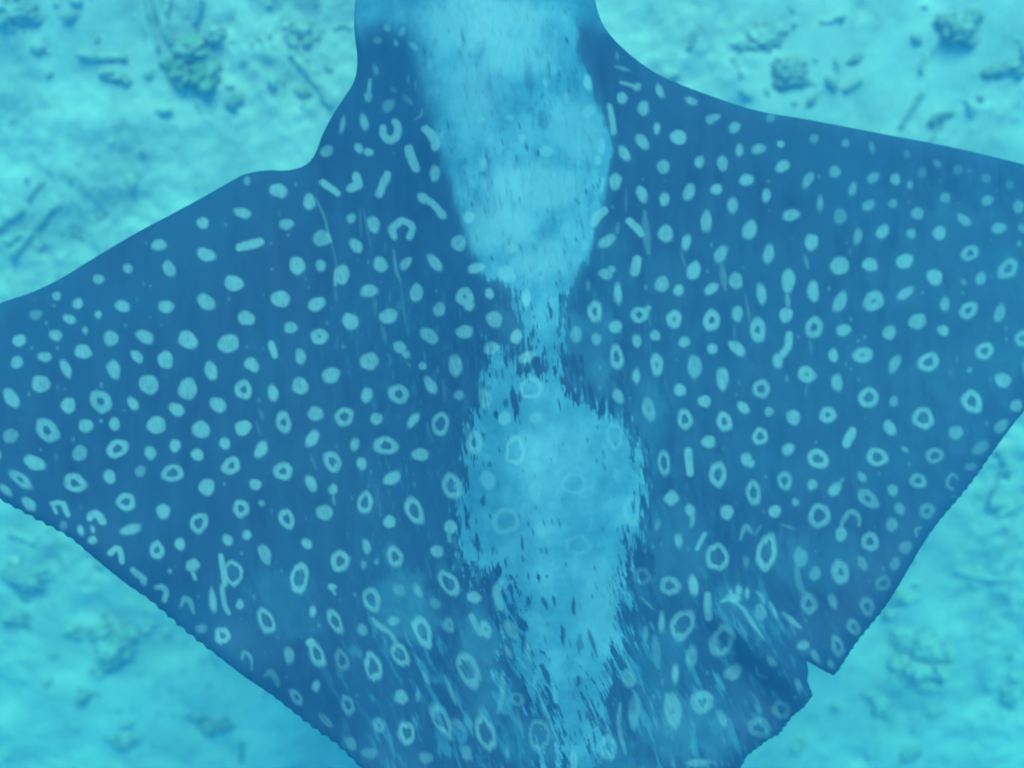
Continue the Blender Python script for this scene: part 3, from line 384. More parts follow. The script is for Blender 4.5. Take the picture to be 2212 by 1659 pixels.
def paint(gx, gy):
    X, Y = np.meshgrid(gx, gy)
    wob = 5*(fbm(X/55+30, Y/55+30, 71, 2)-.5); wob2 = 5*(fbm(X/55+130, Y/55+30, 77, 2)-.5)
    Xw, Yw = X+wob, Y+wob2
    shear = .08+.20*smooth(1150, 1600, Y)
    broad = fbm((X-shear*(Y-1000))/15+60, Y/52+60, 171, 3)-.5
    streak = fbm((X-shear*(Y-1000))/6.5+60, Y/30+60, 81, 3)-.5
    fine = fbm((X-shear*(Y-1000))/2.6+60, Y/15+60, 91, 2)-.5
    pale = np.zeros(X.shape); spot = np.zeros(X.shape)
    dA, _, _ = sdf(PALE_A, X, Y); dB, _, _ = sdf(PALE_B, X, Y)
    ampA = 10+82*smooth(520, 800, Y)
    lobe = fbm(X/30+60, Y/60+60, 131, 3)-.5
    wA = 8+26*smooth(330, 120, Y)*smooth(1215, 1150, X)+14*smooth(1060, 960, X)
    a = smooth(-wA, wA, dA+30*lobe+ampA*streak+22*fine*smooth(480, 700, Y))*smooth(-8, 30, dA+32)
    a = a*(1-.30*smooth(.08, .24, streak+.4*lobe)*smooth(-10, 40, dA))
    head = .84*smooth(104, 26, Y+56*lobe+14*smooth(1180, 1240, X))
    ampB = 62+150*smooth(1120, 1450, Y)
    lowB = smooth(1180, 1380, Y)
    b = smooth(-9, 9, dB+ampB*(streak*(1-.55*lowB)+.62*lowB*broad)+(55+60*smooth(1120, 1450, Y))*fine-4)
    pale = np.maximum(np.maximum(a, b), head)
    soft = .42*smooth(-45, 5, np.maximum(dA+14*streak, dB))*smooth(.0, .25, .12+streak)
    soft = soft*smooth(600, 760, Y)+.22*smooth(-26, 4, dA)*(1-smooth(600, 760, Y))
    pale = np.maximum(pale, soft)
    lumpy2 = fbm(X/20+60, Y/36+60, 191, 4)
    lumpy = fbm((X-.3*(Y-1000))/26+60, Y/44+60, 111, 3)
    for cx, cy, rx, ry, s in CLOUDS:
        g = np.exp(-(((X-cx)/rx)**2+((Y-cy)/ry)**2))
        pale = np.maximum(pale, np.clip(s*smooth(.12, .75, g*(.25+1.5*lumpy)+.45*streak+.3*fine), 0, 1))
    # pale streaks, stronger towards the tail
    tail_streaks = smooth(.0, .26, .75*broad+.42*streak+.15*fine+.45*(lumpy-.5))*smooth(1060, 1400, Y)*smooth(640, 330, np.abs(X-1250))*.60
    pale = np.maximum(pale, tail_streaks)
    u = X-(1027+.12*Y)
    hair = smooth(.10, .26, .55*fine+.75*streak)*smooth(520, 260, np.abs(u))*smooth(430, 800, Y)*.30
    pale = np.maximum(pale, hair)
    dk = np.zeros(X.shape); rng = random.Random(3); B = 3.7
    def win(x0, x1, y0, y1):
        i0, i1 = np.searchsorted(gx, [x0, x1]); j0, j1 = np.searchsorted(gy, [y0, y1]); return slice(j0, j1), slice(i0, i1)
    for line in SPOTS.strip().splitlines():
        if line[0] == 'T': ox, oy = [float(v)/1.8083 for v in line.split()[1:]]; continue
        for en in line.split(';'):
            t = en.split(); k = t[0]; v = [float(q) for q in t[1:]]
            if k == 'e':
                v = v+[0, 0, .95][len(v)-4:] if len(v) < 7 else v
                cx, cy, rx, ry, ang, hole, st = v; cx = ox+cx/4; cy = oy+cy/4; rx /= 4; ry /= 4; r = max(rx, ry)*1.5+6
                w = win(cx-r, cx+r, cy-r, cy+r); x = Xw[w]-cx; y = Yw[w]-cy
                if not x.size: continue
                ca, sa = math.cos(R(ang)), math.sin(R(ang)); p1, p2, p3 = [rng.uniform(0, 6.3) for _ in range(3)]
                uu, vv = (x*ca+y*sa)/rx, (-x*sa+y*ca)/ry; q = np.sqrt(uu*uu+vv*vv); th = np.arctan2(vv, uu)
                q = q*(1+.05*np.sin(2*th+p1)+.035*np.sin(3*th+p2)+.025*np.sin(5*th+p3))
                low = float(smooth(1000., 1500., cy)); q = q+(.10+.35*low)*streak[w]+.12*fine[w]
                m = min(rx, ry); e = B/m; mm = smooth(.955+e, .955-e, q)
                if hole > 0:
                    hd = .35 if hole < .18 else (.62 if hole < .3 else .88)
                    eh = 1.8/m; mm = mm*(1-hd*smooth(hole+eh, hole-eh, q+.02*np.sin(3*th+p2)))
                spot[w] = np.maximum(spot[w], min(1, st*(1+.30*low))*mm*rng.uniform(.84, 1.04))
            else:
                st, wd = v[0], v[1]/4*.5*((1.15 if st < .72 else (2.0 if v[1] < 40 else 1.7)) if k == 'p' else 1.35)
                pts = [(ox+v[i]/4, oy+v[i+1]/4) for i in range(2, len(v), 2)]
                xs = [q[0] for q in pts]; ys = [q[1] for q in pts]
                w = win(min(xs)-wd-12, max(xs)+wd+12, min(ys)-wd-12, max(ys)+wd+12); x = Xw[w]; y = Yw[w]
                if not x.size: continue
                cur = catmull(pts, 5); dmin = np.full(x.shape, 1e9)
                ns = len(cur)-1; tap = .75 if k == 'd' else (.55 if st < .72 else .12)
                for si, ((ax, ay), (bx, by)) in enumerate(zip(cur[:-1], cur[1:])):
                    ex, ey = bx-ax, by-ay; tt = np.clip(((x-ax)*ex+(y-ay)*ey)/(ex*ex+ey*ey+1e-9), 0, 1)
                    dmin = np.minimum(dmin, np.hypot(x-ax-tt*ex, y-ay-tt*ey)+wd*tap*(1-np.sin(math.pi*(si+tt)/ns)))
                if k == 'd':
                    mm = smooth(wd+1.8, wd-2.2, dmin+wd*(1.5*streak[w]+.8*fine[w])); dk[w] = np.maximum(dk[w], st*mm)
                else:
                    mm = smooth(wd+B*.9, max(wd-B, -1), dmin+wd*(.5*streak[w]+.3*fine[w])); spot[w] = np.maximum(spot[w], st*mm)
    pale = np.clip(pale*(1-dk), 0, 1)
    for cx, cy, rx, ry, st in [(1050, 40, 150, 80, .8), (1120, 110, 90, 60, .6), (1160, 400, 110, 60, .6), (1080, 480, 80, 70, .5), (1010, 200, 60, 80, .4), (1180, 560, 70, 50, .5), (1240, 290, 60, 70, .45), (1200, 1000, 90, 100, .22), (1290, 1300, 50, 110, .3)]:
        g = np.exp(-(((X-cx)/rx)**2+((Y-cy)/ry)**2)); spot = np.maximum(spot, st*smooth(.15, .75, g*(.35+1.2*lumpy2)))
    for i in range(520):                     # tiny faint dots scattered between the spots
        cx, cy = rng.uniform(40, 2180), rng.uniform(330, 1640); r = rng.uniform(1.6, 3.6); w = win(cx-9, cx+9, cy-9, cy+9)
        if not spot[w].size or spot[w].max() > .06 or pale[w].max() > .5: continue
        q = np.hypot((X[w]-cx)/r, (Y[w]-cy)/(r*rng.uniform(1, 1.9))); spot[w] = np.maximum(spot[w], rng.uniform(.12, .42)*smooth(1.7, .4, q))
    for i in range(420):                     # small dark flecks in the pale areas
        cx, cy = rng.uniform(900, 1400), rng.uniform(0, 1640); r = rng.uniform(1.3, 3.2); L = r*rng.uniform(2, 5); w = win(cx-16, cx+16, cy-18, cy+18)
        if not pale[w].size or pale[w].mean() < .6: continue
        q = np.hypot(((X[w]-cx)-.18*(Y[w]-cy))/r, (Y[w]-cy)/L); pale[w] = pale[w]*(1-rng.uniform(.25, .85)*smooth(1.3, .5, q))
    spot = spot*(.80+.42*fbm(X/7+60, Y/11+60, 201, 3))*(1+.5*fine)
    return np.clip(spot, 0, 1), pale

def ray_height(X, Y, d):
    u = (X-(1027+.12*Y))
    along = smooth(-400, -120, Y)*(1-.72*smooth(650, 1750, Y))
    h = .15*np.exp(-(u/250)**2)*along+.03*np.exp(-(u/90)**2)*smooth(900, 1100, Y)*smooth(1750, 1400, Y)
    wl = np.where(u < 0, .05*(u/1300)**2, -.13*(u/1300)**2)
    h = h+wl+.022*np.sin(u/300+Y/420+.6)*smooth(150, 700, np.abs(u))
    # trailing edges lift and ripple; the fold in front of the notched lobe on the right
    h = h+.020*np.sin((X+Y)/95)*smooth(110, 0, d)*smooth(1000, 1350, Y)
    f = ((X-1660)*.72-(Y-1420)*.70); g = ((X-1660)*.70+(Y-1420)*.72)
    h = h+.030*np.exp(-(f/46)**2)*np.exp(-(g/190)**2)-.026*np.exp(-((f+70)/48)**2)*np.exp(-(g/190)**2)
    h = h+.006*np.sin(u/26+Y/150)*smooth(1050, 1500, Y)*smooth(600, 200, np.abs(u))
    return h
def axis2(lo, hi, a, b, fine, co):
    return np.concatenate([np.arange(lo, a, co), np.arange(a, b, fine), np.arange(b, hi+co, co)])
rx_ = axis2(-352, 2565, -30, 2242, 2.6, 8); ry_ = axis2(-400, 1880, -20, 1680, 2.6, 8)
RX, RY = np.meshgrid(rx_, ry_)
D, NXp, NYp = sdf(OUT, RX, RY)
cx_, cy_ = .5*(rx_[1:]+rx_[:-1]), .5*(ry_[1:]+ry_[:-1])
D4 = .25*(D[:-1, :-1]+D[1:, :-1]+D[:-1, 1:]+D[1:, 1:]); keep = D4 > 0
cnt = np.zeros(D.shape, int)
for a in (slice(0, -1), slice(1, None)):
    for b in (slice(0, -1), slice(1, None)): cnt[a, b] += keep
used = cnt > 0; rim = used & (cnt < 4)
XX = np.where(rim, NXp, RX); YY = np.where(rim, NYp, RY); DD = np.where(rim, 0, np.maximum(D, 0))
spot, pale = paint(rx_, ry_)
zt = ray_height(XX, YY, DD)
thick = .004+.16*(1-np.exp(-DD/330))*smooth(0, 90, DD)+.03*smooth(0, 60, DD)
zt = zt-.010*np.exp(-DD/9)
wz_top = RAY_Z-.05+zt
kk = S*(CAM_Z-wz_top)/(CAM_Z-RAY_Z)
WX, WY = (XX-1106)*kk, (829.5-YY)*kk
num = -np.ones(D.shape, int); num[used] = np.arange(used.sum()); nT = int(used.sum())
jj, ii = np.nonzero(keep)
ft = np.stack([num[jj, ii], num[jj+1, ii], num[jj+1, ii+1], num[jj, ii+1]], -1)
low = used & ~rim; numb = num.copy(); numb[low] = nT+np.arange(low.sum())
fb = np.stack([numb[jj, ii], numb[jj, ii+1], numb[jj+1, ii+1], numb[jj+1, ii]], -1)
# quads whose four corners all lie on the rim would double the top face underneath
ok = ~(rim[jj, ii] & rim[jj+1, ii] & rim[jj+1, ii+1] & rim[jj, ii+1]); fb = fb[ok]
base = np.array([0, 0, RAY_Z])
Vt = np.stack([WX[used], WY[used], wz_top[used]], -1); Vb = np.stack([WX[low], WY[low], (wz_top-thick)[low]], -1)
root = bpy.data.objects.new('eagle_ray', None); C.objects.link(root); root.location = (0, 0, RAY_Z)
thing(root, 'large dark blue ray covered in pale spots and rings swimming over the sand', 'ray')
me = mesh_np('body', np.concatenate([Vt, Vb])-base, np.concatenate([ft, fb]))
at = me.color_attributes.new('spot_pale', 'FLOAT_COLOR', 'POINT')
col = np.zeros((len(me.vertices), 4), np.float32); col[:, 3] = 1
col[:nT, 0] = spot[used]; col[:nT, 1] = pale[used]  # red holds the spots, green the pale areas and streaks
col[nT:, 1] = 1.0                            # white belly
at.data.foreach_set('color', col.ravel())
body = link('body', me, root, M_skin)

# ------------------------------------------------------------------ things on the sea floor
def tube_bm(bm, pts, radii, seg=8, rough=.12, rng=random):
    rings = []
    P3 = [Vector(p) for p in pts]
    for i, p in enumerate(P3):
        t = (P3[min(i+1, len(P3)-1)]-P3[max(i-1, 0)]).normalized()
        a = t.cross(Vector((0, 0, 1)))
        if a.length < 1e-3: a = t.cross(Vector((1, 0, 0)))
        a.normalize(); b = t.cross(a)
        rings.append([bm.verts.new(p+(a*math.cos(k*2*math.pi/seg)+b*math.sin(k*2*math.pi/seg))*radii[i]*(1+rng.uniform(-rough, rough))) for k in range(seg)])
    for r0, r1 in zip(rings[:-1], rings[1:]):
        for k in range(seg): bm.faces.new((r0[k], r0[(k+1) % seg], r1[(k+1) % seg], r1[k]))
    for r, p, f in ((rings[0], P3[0]*1.25-P3[1]*.25, 1), (rings[-1], P3[-1]*1.25-P3[-2]*.25, 0)):
        c = bm.verts.new(p)
        for k in range(seg): bm.faces.new((r[(k+1) % seg], r[k], c) if f else (r[k], r[(k+1) % seg], c))
def finish(bm, name):
    for f in bm.faces: f.smooth = True
    me = bpy.data.meshes.new(name); bm.to_mesh(me); bm.free(); return me
def lump_bm(bm, c, size, seed, rough=.35, sub=3, freq=1.6):
    r = bmesh.ops.create_icosphere(bm, subdivisions=sub, radius=1)
    off = Vector((seed*3.7, seed*1.3, seed*.7))
    for v in r['verts']:
        n = v.co.normalized(); k = 1+rough*mnoise.fractal(n*freq+off, 1, 2, 4)
        v.co = Vector((n.x*k*size[0]+c[0], n.y*k*size[1]+c[1], n.z*k*size[2]+c[2]))
def on_sand(px, py):
    a = (829.5-py)*S/(CAM_Z-RAY_Z); y = a*CAM_Z/(1+SLOPE*a); x = (px-1106)*S*(CAM_Z-SLOPE*y)/(CAM_Z-RAY_Z); return x, y, float(sand_h(np.array([x]), np.array([y]))[0])
def branch(name, pts, r0, r1, m, label, cat='coral branch', forks=(), lift=.4, seed=0, parent=None):
    rng = random.Random(seed); x0, y0, z0 = on_sand(*pts[0]); bm = bmesh.new()
    def world(ps, ra, rb):
        cur = catmull(ps, 5); out = []; n = len(cur)
        rr = [ra+(rb-ra)*i/(n-1) for i in range(n)]
        for (a, b), q in zip(cur, rr):
            x, y, z = on_sand(a+rng.uniform(-1.2, 1.2), b+rng.uniform(-1.2, 1.2)); out.append((x-x0, y-y0, z-z0+q*lift))
        return out, rr
    w, rr = world(pts, r0, r1); tube_bm(bm, w, rr, 8, .16, rng)
    for f in forks: w, rr = world(f, r1*1.1, r1*.6); tube_bm(bm, w, rr, 7, .16, rng)
    o = link(name, finish(bm, name), None, m); o.location = (x0, y0, z0)
    return thing(o, label, cat)
def clump(name, px, py, parts, m, label, cat, seed):
    x0, y0, z0 = on_sand(px, py); bm = bmesh.new()
    for i, (dx, dy, sx, sy, sz) in enumerate(parts):
        x, y, z = on_sand(px+dx, py+dy); u = S*CAM_Z/(CAM_Z-RAY_Z)*.9
        for q in range(5):
            aa = seed*2.1+i*1.3+q*1.9; ex, ey = dx+sx*1.05*math.cos(aa), dy+sy*1.05*math.sin(aa); xx, yy, zz = on_sand(px+ex, py+ey); ss = sx*(.16+.05*(q % 3))*u
            lump_bm(bm, (xx-x0, yy-y0, zz-z0), (ss*1.3, ss, min(ss, sz*.5)), seed+q*3.1+i, .6, 2, 2.2)
        lump_bm(bm, (x-x0, y-y0, z-z0+sz*.04), (sx*u, sy*u, sz*.48), seed+i*1.7, .62, 4 if max(sx, sy) > 24 else 3, 2.6)
    o = link(name, finish(bm, name), None, m); o.location = (x0, y0, z0); return thing(o, label, cat)

branch('coral_branch', [(338, -10), (352, 42), (372, 98)], .016, .010, M_pale, 'long pale coral branch lying upright near the top left edge beside the olive clump', forks=[[(352, 42), (362, 20), (372, -4)]], seed=1)
branch('coral_branch', [(318, -8), (330, 40), (345, 112)], .011, .007, M_mid, 'thin dark stick lying close along the left of the long pale branch', seed=2)
branch('coral_branch', [(436, 2), (430, 24), (422, 50)], .012, .009, M_pale, 'short pale branch above the round pale stone at the top', seed=3)
branch('coral_branch', [(171, 118), (205, 124), (240, 122), (276, 127)], .012, .009, M_algae, 'straight dark stick lying level across the sand in the upper left', seed=4)
branch('coral_branch', [(628, 112), (660, 150), (690, 190), (716, 232)], .012, .008, M_algae, 'long dark slanting stick running down to the left side of the ray head', seed=5)
branch('coral_branch', [(115, 446), (90, 480), (62, 500), (30, 560)], .012, .009, M_algae, 'dark crooked branch above the left wing with a second shorter stick beside it', forks=[[(70, 492), (82, 512), (96, 530)]], seed=6)
branch('coral_branch', [(46, 452), (20, 476), (-5, 500)], .012, .008, M_algae, 'short dark stick at the left edge beside the dark crooked branch', seed=7)
branch('coral_branch', [(2012, 266), (2036, 246), (2066, 242)], .011, .008, M_algae, 'dark curved stick just above the right wing edge', seed=8)
branch('coral_branch', [(1998, 196), (1975, 232), (1948, 274)], .010, .006, M_mid, 'slim grey stick slanting down towards the right wing edge', seed=9)
branch('coral_branch', [(1858, 172), (1838, 186), (1820, 196)], .010, .007, M_mid, 'short grey stick alone on bare sand above the right wing', seed=10)
branch('coral_branch', [(1502, 66), (1497, 86), (1487, 106)], .010, .007, M_mid, 'small upright stick right of the ray head', seed=11)
branch('coral_branch', [(2148, 970), (2168, 1002), (2180, 1030)], .014, .010, M_pale, 'pale forked coral branch beyond the trailing edge of the right wing', forks=[[(2168, 1004), (2158, 1034), (2140, 1064)]], seed=12)
branch('coral_branch', [(2210, 1080), (2185, 1100), (2150, 1112)], .013, .009, M_mid, 'grey branch below the pale forked one at the right edge', seed=13)
branch('coral_branch', [(2070, 1234), (2110, 1246), (2160, 1252), (2215, 1250)], .008, .005, M_mid, 'thin grey branch reaching in from the right edge over smooth sand', forks=[[(2085, 1240), (2100, 1262), (2120, 1276)]], seed=14)
branch('coral_branch', [(24, 1150), (54, 1158), (84, 1170)], .015, .011, M_pale, 'pale stubby branch under the trailing edge of the left wing', seed=15)
branch('coral_branch', [(204, 1440), (214, 1456), (230, 1450), (228, 1436)], .010, .008, M_pale, 'pale hooked fragment in front of the dark round coral lump', seed=16)
branch('coral_branch', [(526, 1590), (528, 1616), (524, 1640)], .012, .008, M_algae, 'dark upright stick at the bottom beside the edge of the left wing', seed=17)
branch('coral_branch', [(62, 430), (70, 415), (88, 398)], .007, .005, M_mid, 'tiny grey twig above the two dark sticks on the left', seed=18)
branch('coral_branch', [(205, 480-18), (214, 470), (230, 452)], .006, .004, M_mid, 'tiny grey twig close to the leading edge of the left wing', seed=19)

clump('soft_coral', 415, 140, [(0, -30, 36, 26, .07), (-22, 15, 26, 34, .07), (30, 18, 28, 44, .06), (-40, 4, 24, 16, .04), (8, 20, 12, 26, .03)], M_olive, 'olive green two lobed coral clump in the upper left', 'coral', 1)
clump('coral_stone', 462, 74, [(0, 0, 24, 20, .05), (-18, 6, 16, 12, .03)], M_pale, 'round pale stone touching the top of the olive clump', 'stone', 5)
clump('coral_fragment', 250, 168, [(-18, -8, 18, 9, .03), (8, 2, 20, 10, .03), (24, 10, 12, 8, .025)], M_mid, 'knobbly grey fragment below the straight dark stick', 'coral fragment', 8)
clump('coral_fragment', 645, 76, [(-14, 8, 14, 18, .035), (4, -10, 22, 12, .04), (20, 8, 12, 20, .035)], M_algae, 'dark horseshoe shaped fragment left of the ray head', 'coral fragment', 11)
clump('coral_lump', 2072, 58, [(0, 0, 34, 30, .05), (30, -22, 18, 16, .03), (-36, -14, 16, 14, .03), (18, 28, 22, 14, .03), (-14, 26, 16, 14, .03)], M_algae, 'dark ragged coral lump in the top right corner', 'coral', 14)
clump('coral_lump', 2166, 148, [(0, 0, 20, 12, .04), (28, -8, 20, 12, .035), (-26, 6, 16, 10, .03), (46, 4, 14, 10, .03)], M_algae, 'low dark coral ridge at the right edge above the wing', 'coral', 18)
clump('coral_lump', 1650, 82, [(0, 0, 34, 22, .035), (-40, 14, 22, 10, .02), (26, -22, 24, 18, .03)], M_mid, 'grey weathered coral lump at the top right of the ray head', 'coral', 21)
clump('coral_lump', 1707, 150, [(0, 0, 32, 26, .035), (-18, 30, 18, 16, .025), (22, 20, 16, 18, .025)], M_mid, 'grey weathered coral lump close above the leading edge of the right wing', 'coral', 24)
clump('coral_lump', 252, 1394, [(0, 0, 44, 40, .07), (-30, -32, 28, 22, .05), (28, -26, 24, 26, .05), (-10, 34, 30, 20, .04)], M_algae, 'dark round coral lump on the sand at the lower left', 'coral', 27)
clump('coral_lump', 157, 1356, [(0, 0, 22, 18, .04), (14, 14, 14, 12, .03)], M_mid, 'small grey lump left of the dark round coral lump', 'coral', 31)
clump('coral_lump', 190, 1496, [(0, 0, 16, 18, .035), (-10, 16, 12, 10, .02)], M_algae, 'small dark lump below the pale hooked fragment', 'coral', 33)
clump('coral_lump', 272, 1602, [(0, 0, 26, 14, .04), (-24, -10, 16, 10, .03), (24, -14, 14, 14, .03)], M_algae, 'dark crescent shaped lump near the bottom left', 'coral', 35)
clump('coral_lump', 466, 1564, [(0, 0, 32, 18, .05), (-38, -16, 20, 14, .03), (30, -8, 20, 14, .04)], M_algae, 'dark low lump near the bottom between the crescent lump and the left wing', 'coral', 38)
clump('coral_plate', 62, 1244, [(0, 0, 46, 28, .04), (20, 16, 26, 20, .03), (-30, -10, 30, 18, .03)], M_pale, 'broad pale plate of dead coral at the left edge below the wing', 'coral', 41)
clump('coral_plate', 30, 1330, [(0, 0, 30, 18, .04), (14, 10, 24, 12, .03)], M_mid, 'grey flat piece below the broad pale plate', 'coral', 44)
clump('coral_stone', 2150, 1088, [(0, 0, 18, 14, .05), (-10, 8, 12, 10, .03)], M_pale, 'pale rounded stone under the forked branch on the right', 'stone', 47)
clump('coral_lump', 1986, 1422, [(-30, -40, 34, 30, .06), (22, -20, 34, 34, .07), (-6, 26, 36, 28, .06), (48, 28, 26, 24, .05), (-52, 10, 20, 22, .04), (66, -10, 18, 20, .04), (18, 58, 26, 16, .04)], M_mid, 'large knobbly greenish coral mound at the lower right', 'coral', 50)
clump('coral_lump', 1900, 1520, [(0, 0, 24, 26, .045), (-24, -24, 22, 14, .03), (18, 24, 16, 14, .03)], M_mid, 'grey lump between the large knobbly mound and the notched wing lobe', 'coral', 58)
clump('coral_stone', 1950, 1292, [(0, 0, 28, 14, .04), (-20, 6, 14, 10, .03)], M_pale, 'flat pale stone above the large knobbly mound', 'stone', 61)
clump('coral_stone', 1921, 1330, [(0, 0, 18, 11, .04)], M_pale, 'oblong pale stone touching the trailing edge of the right wing', 'stone', 63)
clump('coral_lump', 1962, 1630, [(0, 0, 26, 18, .035), (22, -8, 14, 12, .025)], M_mid, 'grey lump at the bottom edge right of the wing', 'coral', 65)
clump('coral_lump', 1716, 1612, [(0, 0, 16, 18, .03), (14, -14, 10, 10, .02)], M_mid, 'small grey lump just off the trailing lobe at the bottom', 'coral', 67)
clump('coral_lump', 2185, 1500, [(0, 0, 24, 30, .04), (10, -34, 16, 14, .03)], M_mid, 'grey lump cut by the right edge near the bottom', 'coral', 69)
clump('coral_lump', 40, 22, [(0, 0, 34, 26, .045), (28, 14, 16, 12, .03), (-20, 20, 14, 12, .03)], M_algae, 'dark ragged lump in the top left corner', 'coral', 71)

# loose rubble: a few pieces modelled, each copy a thing of its own
rng = random.Random(12)
protos = []
for k in range(6):
    bm = bmesh.new(); lump_bm(bm, (0, 0, 0), (1, rng.uniform(.5, .8), rng.uniform(.45, .6)), 90+k*2.3, .5, 2, 1.8); protos.append(finish(bm, 'coral_fragment'))
for k in range(5):
    bm = bmesh.new(); pts = [(-1+2*i/5, .22*math.sin(i*1.3+k), .05) for i in range(6)]
    tube_bm(bm, pts, [.26-.03*abs(i-2+k % 2) for i in range(6)], 7, .2, rng); protos.append(finish(bm, 'coral_fragment'))
variants = []
for m in (M_pale, M_mid, M_algae):
    for p in protos:
        q = p.copy(); q.materials.append(m); variants.append((m, q))
LM = [(355, 45, 'the long pale branch'), (428, 26, 'the short pale branch'), (224, 122, 'the straight dark stick'), (672, 170, 'the slanting stick'), (75, 500, 'the dark crooked branch'), (2036, 250, 'the dark curved stick'), (1975, 234, 'the slim grey stick'),
    (1840, 184, 'the lone short grey stick'), (1497, 86, 'the small upright stick'), (2165, 1010, 'the pale forked branch'), (2130, 1248, 'the thin grey branch'), (54, 1158, 'the pale stubby branch'), (216, 1450, 'the pale hooked fragment'), (526, 1616, 'the dark upright stick'), (415, 140, 'the olive clump'), (462, 74, 'the round pale stone'),
    (250, 168, 'the knobbly grey fragment'), (645, 76, 'the dark horseshoe fragment'), (2072, 58, 'the ragged lump at top right'), (2166, 148, 'the low dark ridge'), (1650, 82, 'the grey lump at the top'), (1707, 150, 'the grey lump by the wing'), (252, 1394, 'the dark round lump'), (272, 1602, 'the crescent lump'), (466, 1564, 'the dark low lump'),
    (62, 1244, 'the broad pale plate'), (1986, 1422, 'the large knobbly mound'), (1900, 1520, 'the grey lump by the mound'), (1950, 1292, 'the flat pale stone'), (1962, 1630, 'the bottom edge lump'), (1716, 1612, 'the lump by the lobe'), (2185, 1500, 'the lump at the right edge'), (40, 22, 'the ragged lump at top left'), (190, 1496, 'the small dark lump')]
def where_is(px, py):
    d, lx, ly, nm = min((math.hypot(px-a, py-b), a, b, c) for a, b, c in LM)
    ew = 'right' if px > lx else 'left'; ns = 'below' if py > ly else 'above'; dx, dy = abs(px-lx), abs(py-ly)
    how = ('just ' if d < 45 else ('well ' if d > 110 else ''))
    if dx > 2.2*dy: return how+('right of ' if ew == 'right' else 'left of ')+nm
    if dy > 2.2*dx: return how+ns+' '+nm
    return how+ns+' and '+ew+' of '+nm
hot = [(415, 120, 130), (650, 90, 90), (2080, 80, 120), (1690, 120, 110), (250, 1410, 120), (1980, 1420, 140), (70, 1260, 110), (470, 1570, 110), (2160, 1080, 90), (150, 1600, 120), (80, 60, 110), (1880, 1580, 110), (560, 40, 110), (90, 480, 100)]
placed = 0
used_labels = set()
while placed < 230:
    if rng.random() < .55:
        hx, hy, hr = rng.choice(hot); a = rng.uniform(0, 6.28); d = hr*math.sqrt(rng.random())*1.25; px, py = hx+d*math.cos(a), hy+d*math.sin(a)
    else: px, py = rng.uniform(-40, 2250), rng.uniform(-40, 1700)
    ds, _, _ = sdf(OUT[::3], np.array([px]), np.array([py]))
    if ds[0] > 4: continue
    kind = rng.random(); m = M_pale if kind < .52 else (M_mid if kind < .82 else M_algae)
    vi = rng.randrange(len(protos)); q = [w for mm, w in variants if mm is m][vi]
    x, y, z = on_sand(px, py); s = rng.choice((.008, .010, .012, .014, .018, .024))*rng.uniform(.8, 1.2)
    size = 'tiny' if s < .0105 else ('small' if s < .017 else 'larger'); shape = 'rounded' if vi < 6 else 'twiglike'
    tone = {M_pale: 'pale', M_mid: 'grey', M_algae: 'dark'}[m]
    lab = '%s %s %s coral fragment %s' % (size, tone, shape, where_is(px, py))
    if lab in used_labels: continue
    used_labels.add(lab)
    o = link('coral_fragment', q); o.location = (x, y, z+s*.12); o.scale = (s, s, s*.8); o.rotation_euler = (rng.uniform(-.2, .2), rng.uniform(-.2, .2), rng.uniform(0, 6.28))
    thing(o, lab, 'coral fragment', 'loose coral fragments on the sand')
    placed += 1
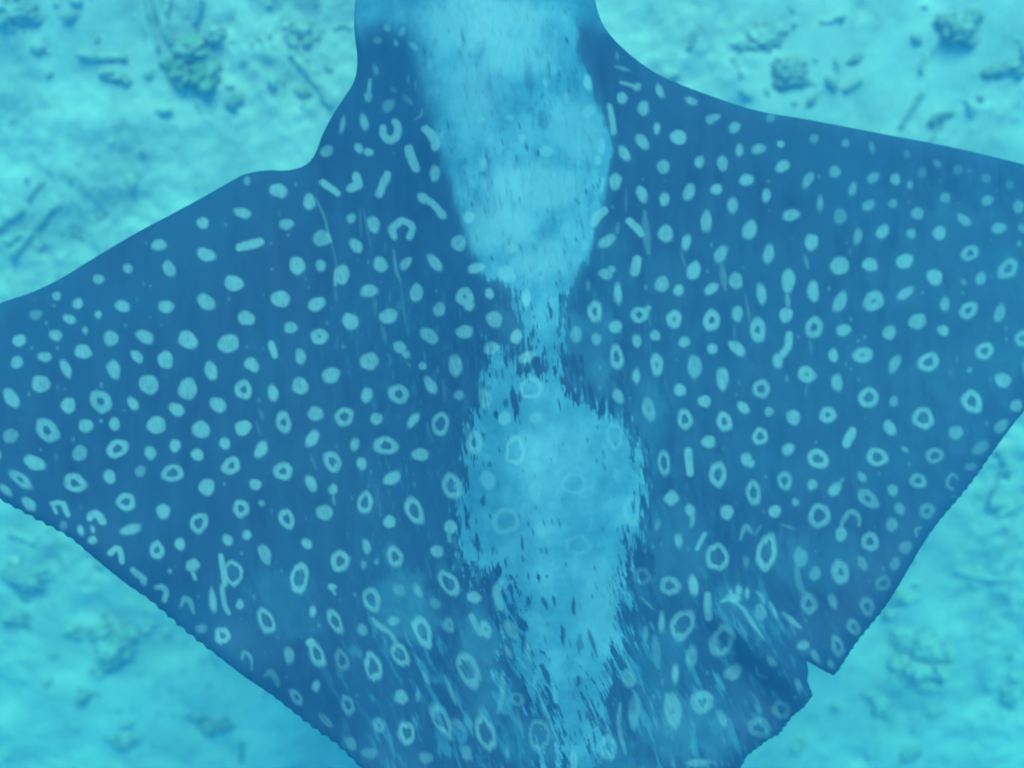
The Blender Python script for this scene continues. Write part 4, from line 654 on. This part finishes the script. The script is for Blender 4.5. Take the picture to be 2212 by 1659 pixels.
# parts of the ray beyond the frame: eyes on the sides of the head, whip tail
M_eye, nte, be = mat('eye', .15, .5); ne = N(nte, 'ShaderNodeTexNoise', Scale=60.0); nte.links.new(ramp(nte, ne.outputs[0], [(.3, (.01, .01, .012)), (.7, (.03, .03, .035))]), be.inputs['Base Color'])
for ex in (774, 1279):
    bm = bmesh.new(); lump_bm(bm, (0, 0, 0), (.014, .02, .014), 1, .02, 3); o = link('eye', finish(bm, 'eye'), root, M_eye); x, y = P(ex, -110, RAY_Z); o.location = (x, y, -.085)
tp = [P(1200, 1790+60*i, RAY_Z) for i in range(26)]; bm = bmesh.new()
tube_bm(bm, [(x+.02*math.sin(i*.35), y, -.075+.004*i) for i, (x, y) in enumerate(tp)], [.020*(1-i/28)+.001 for i in range(26)], 10, .02)
o = link('tail', finish(bm, 'tail'), root, M_skin)

# shell grit: uncounted bits, one object
bm = bmesh.new()
for i in range(2600):
    x, y = rng.uniform(-1.8, 1.8), rng.uniform(-1.4, 1.4); z = float(0)
    s = rng.uniform(.0015, .0042); a = rng.uniform(0, 3.14); c = Vector((x, y, 0)); dx = Vector((math.cos(a), math.sin(a), 0))*s*rng.uniform(1, 2.2); dy = Vector((-math.sin(a), math.cos(a), 0))*s
    v = [bm.verts.new(c+dx), bm.verts.new(c+dy), bm.verts.new(c-dx), bm.verts.new(c-dy), bm.verts.new(c+Vector((0, 0, s)))]
    for p, q in ((0, 1), (1, 2), (2, 3), (3, 0)): bm.faces.new((v[p], v[q], v[4]))
me = finish(bm, 'shell_grit'); co = np.zeros(len(me.vertices)*3); me.vertices.foreach_get('co', co); co = co.reshape(-1, 3)
co[:, 2] += sand_h(co[:, 0], co[:, 1])+.0005; me.vertices.foreach_set('co', co.ravel().astype(np.float32)); me.update()
M_shell, nts, bs = mat('shell', .6, .2); nz = N(nts, 'ShaderNodeTexNoise', Scale=40.0); nts.links.new(ramp(nts, nz.outputs[0], [(.3, (.6, .55, .48)), (.7, (.85, .83, .78))]), bs.inputs['Base Color'])
o = link('shell_grit', me, None, M_shell); o['kind'] = 'stuff'; o['label'] = 'white shell grit scattered on the sand'

# specks drifting in the water: uncounted, one object
bm = bmesh.new(); rng = random.Random(77)
for i in range(260):
    z = rng.uniform(.25, 1.0); k = (CAM_Z-z)*36/35*.5
    bmesh.ops.create_icosphere(bm, subdivisions=1, radius=rng.uniform(.0009, .0024), matrix=__import__('mathutils').Matrix.Translation((rng.uniform(-k, k)*1.1, rng.uniform(-k, k)*.8, z)))
o = link('drifting_specks', finish(bm, 'drifting_specks'), None, M_shell); o['kind'] = 'stuff'; o['label'] = 'white specks drifting in the water'
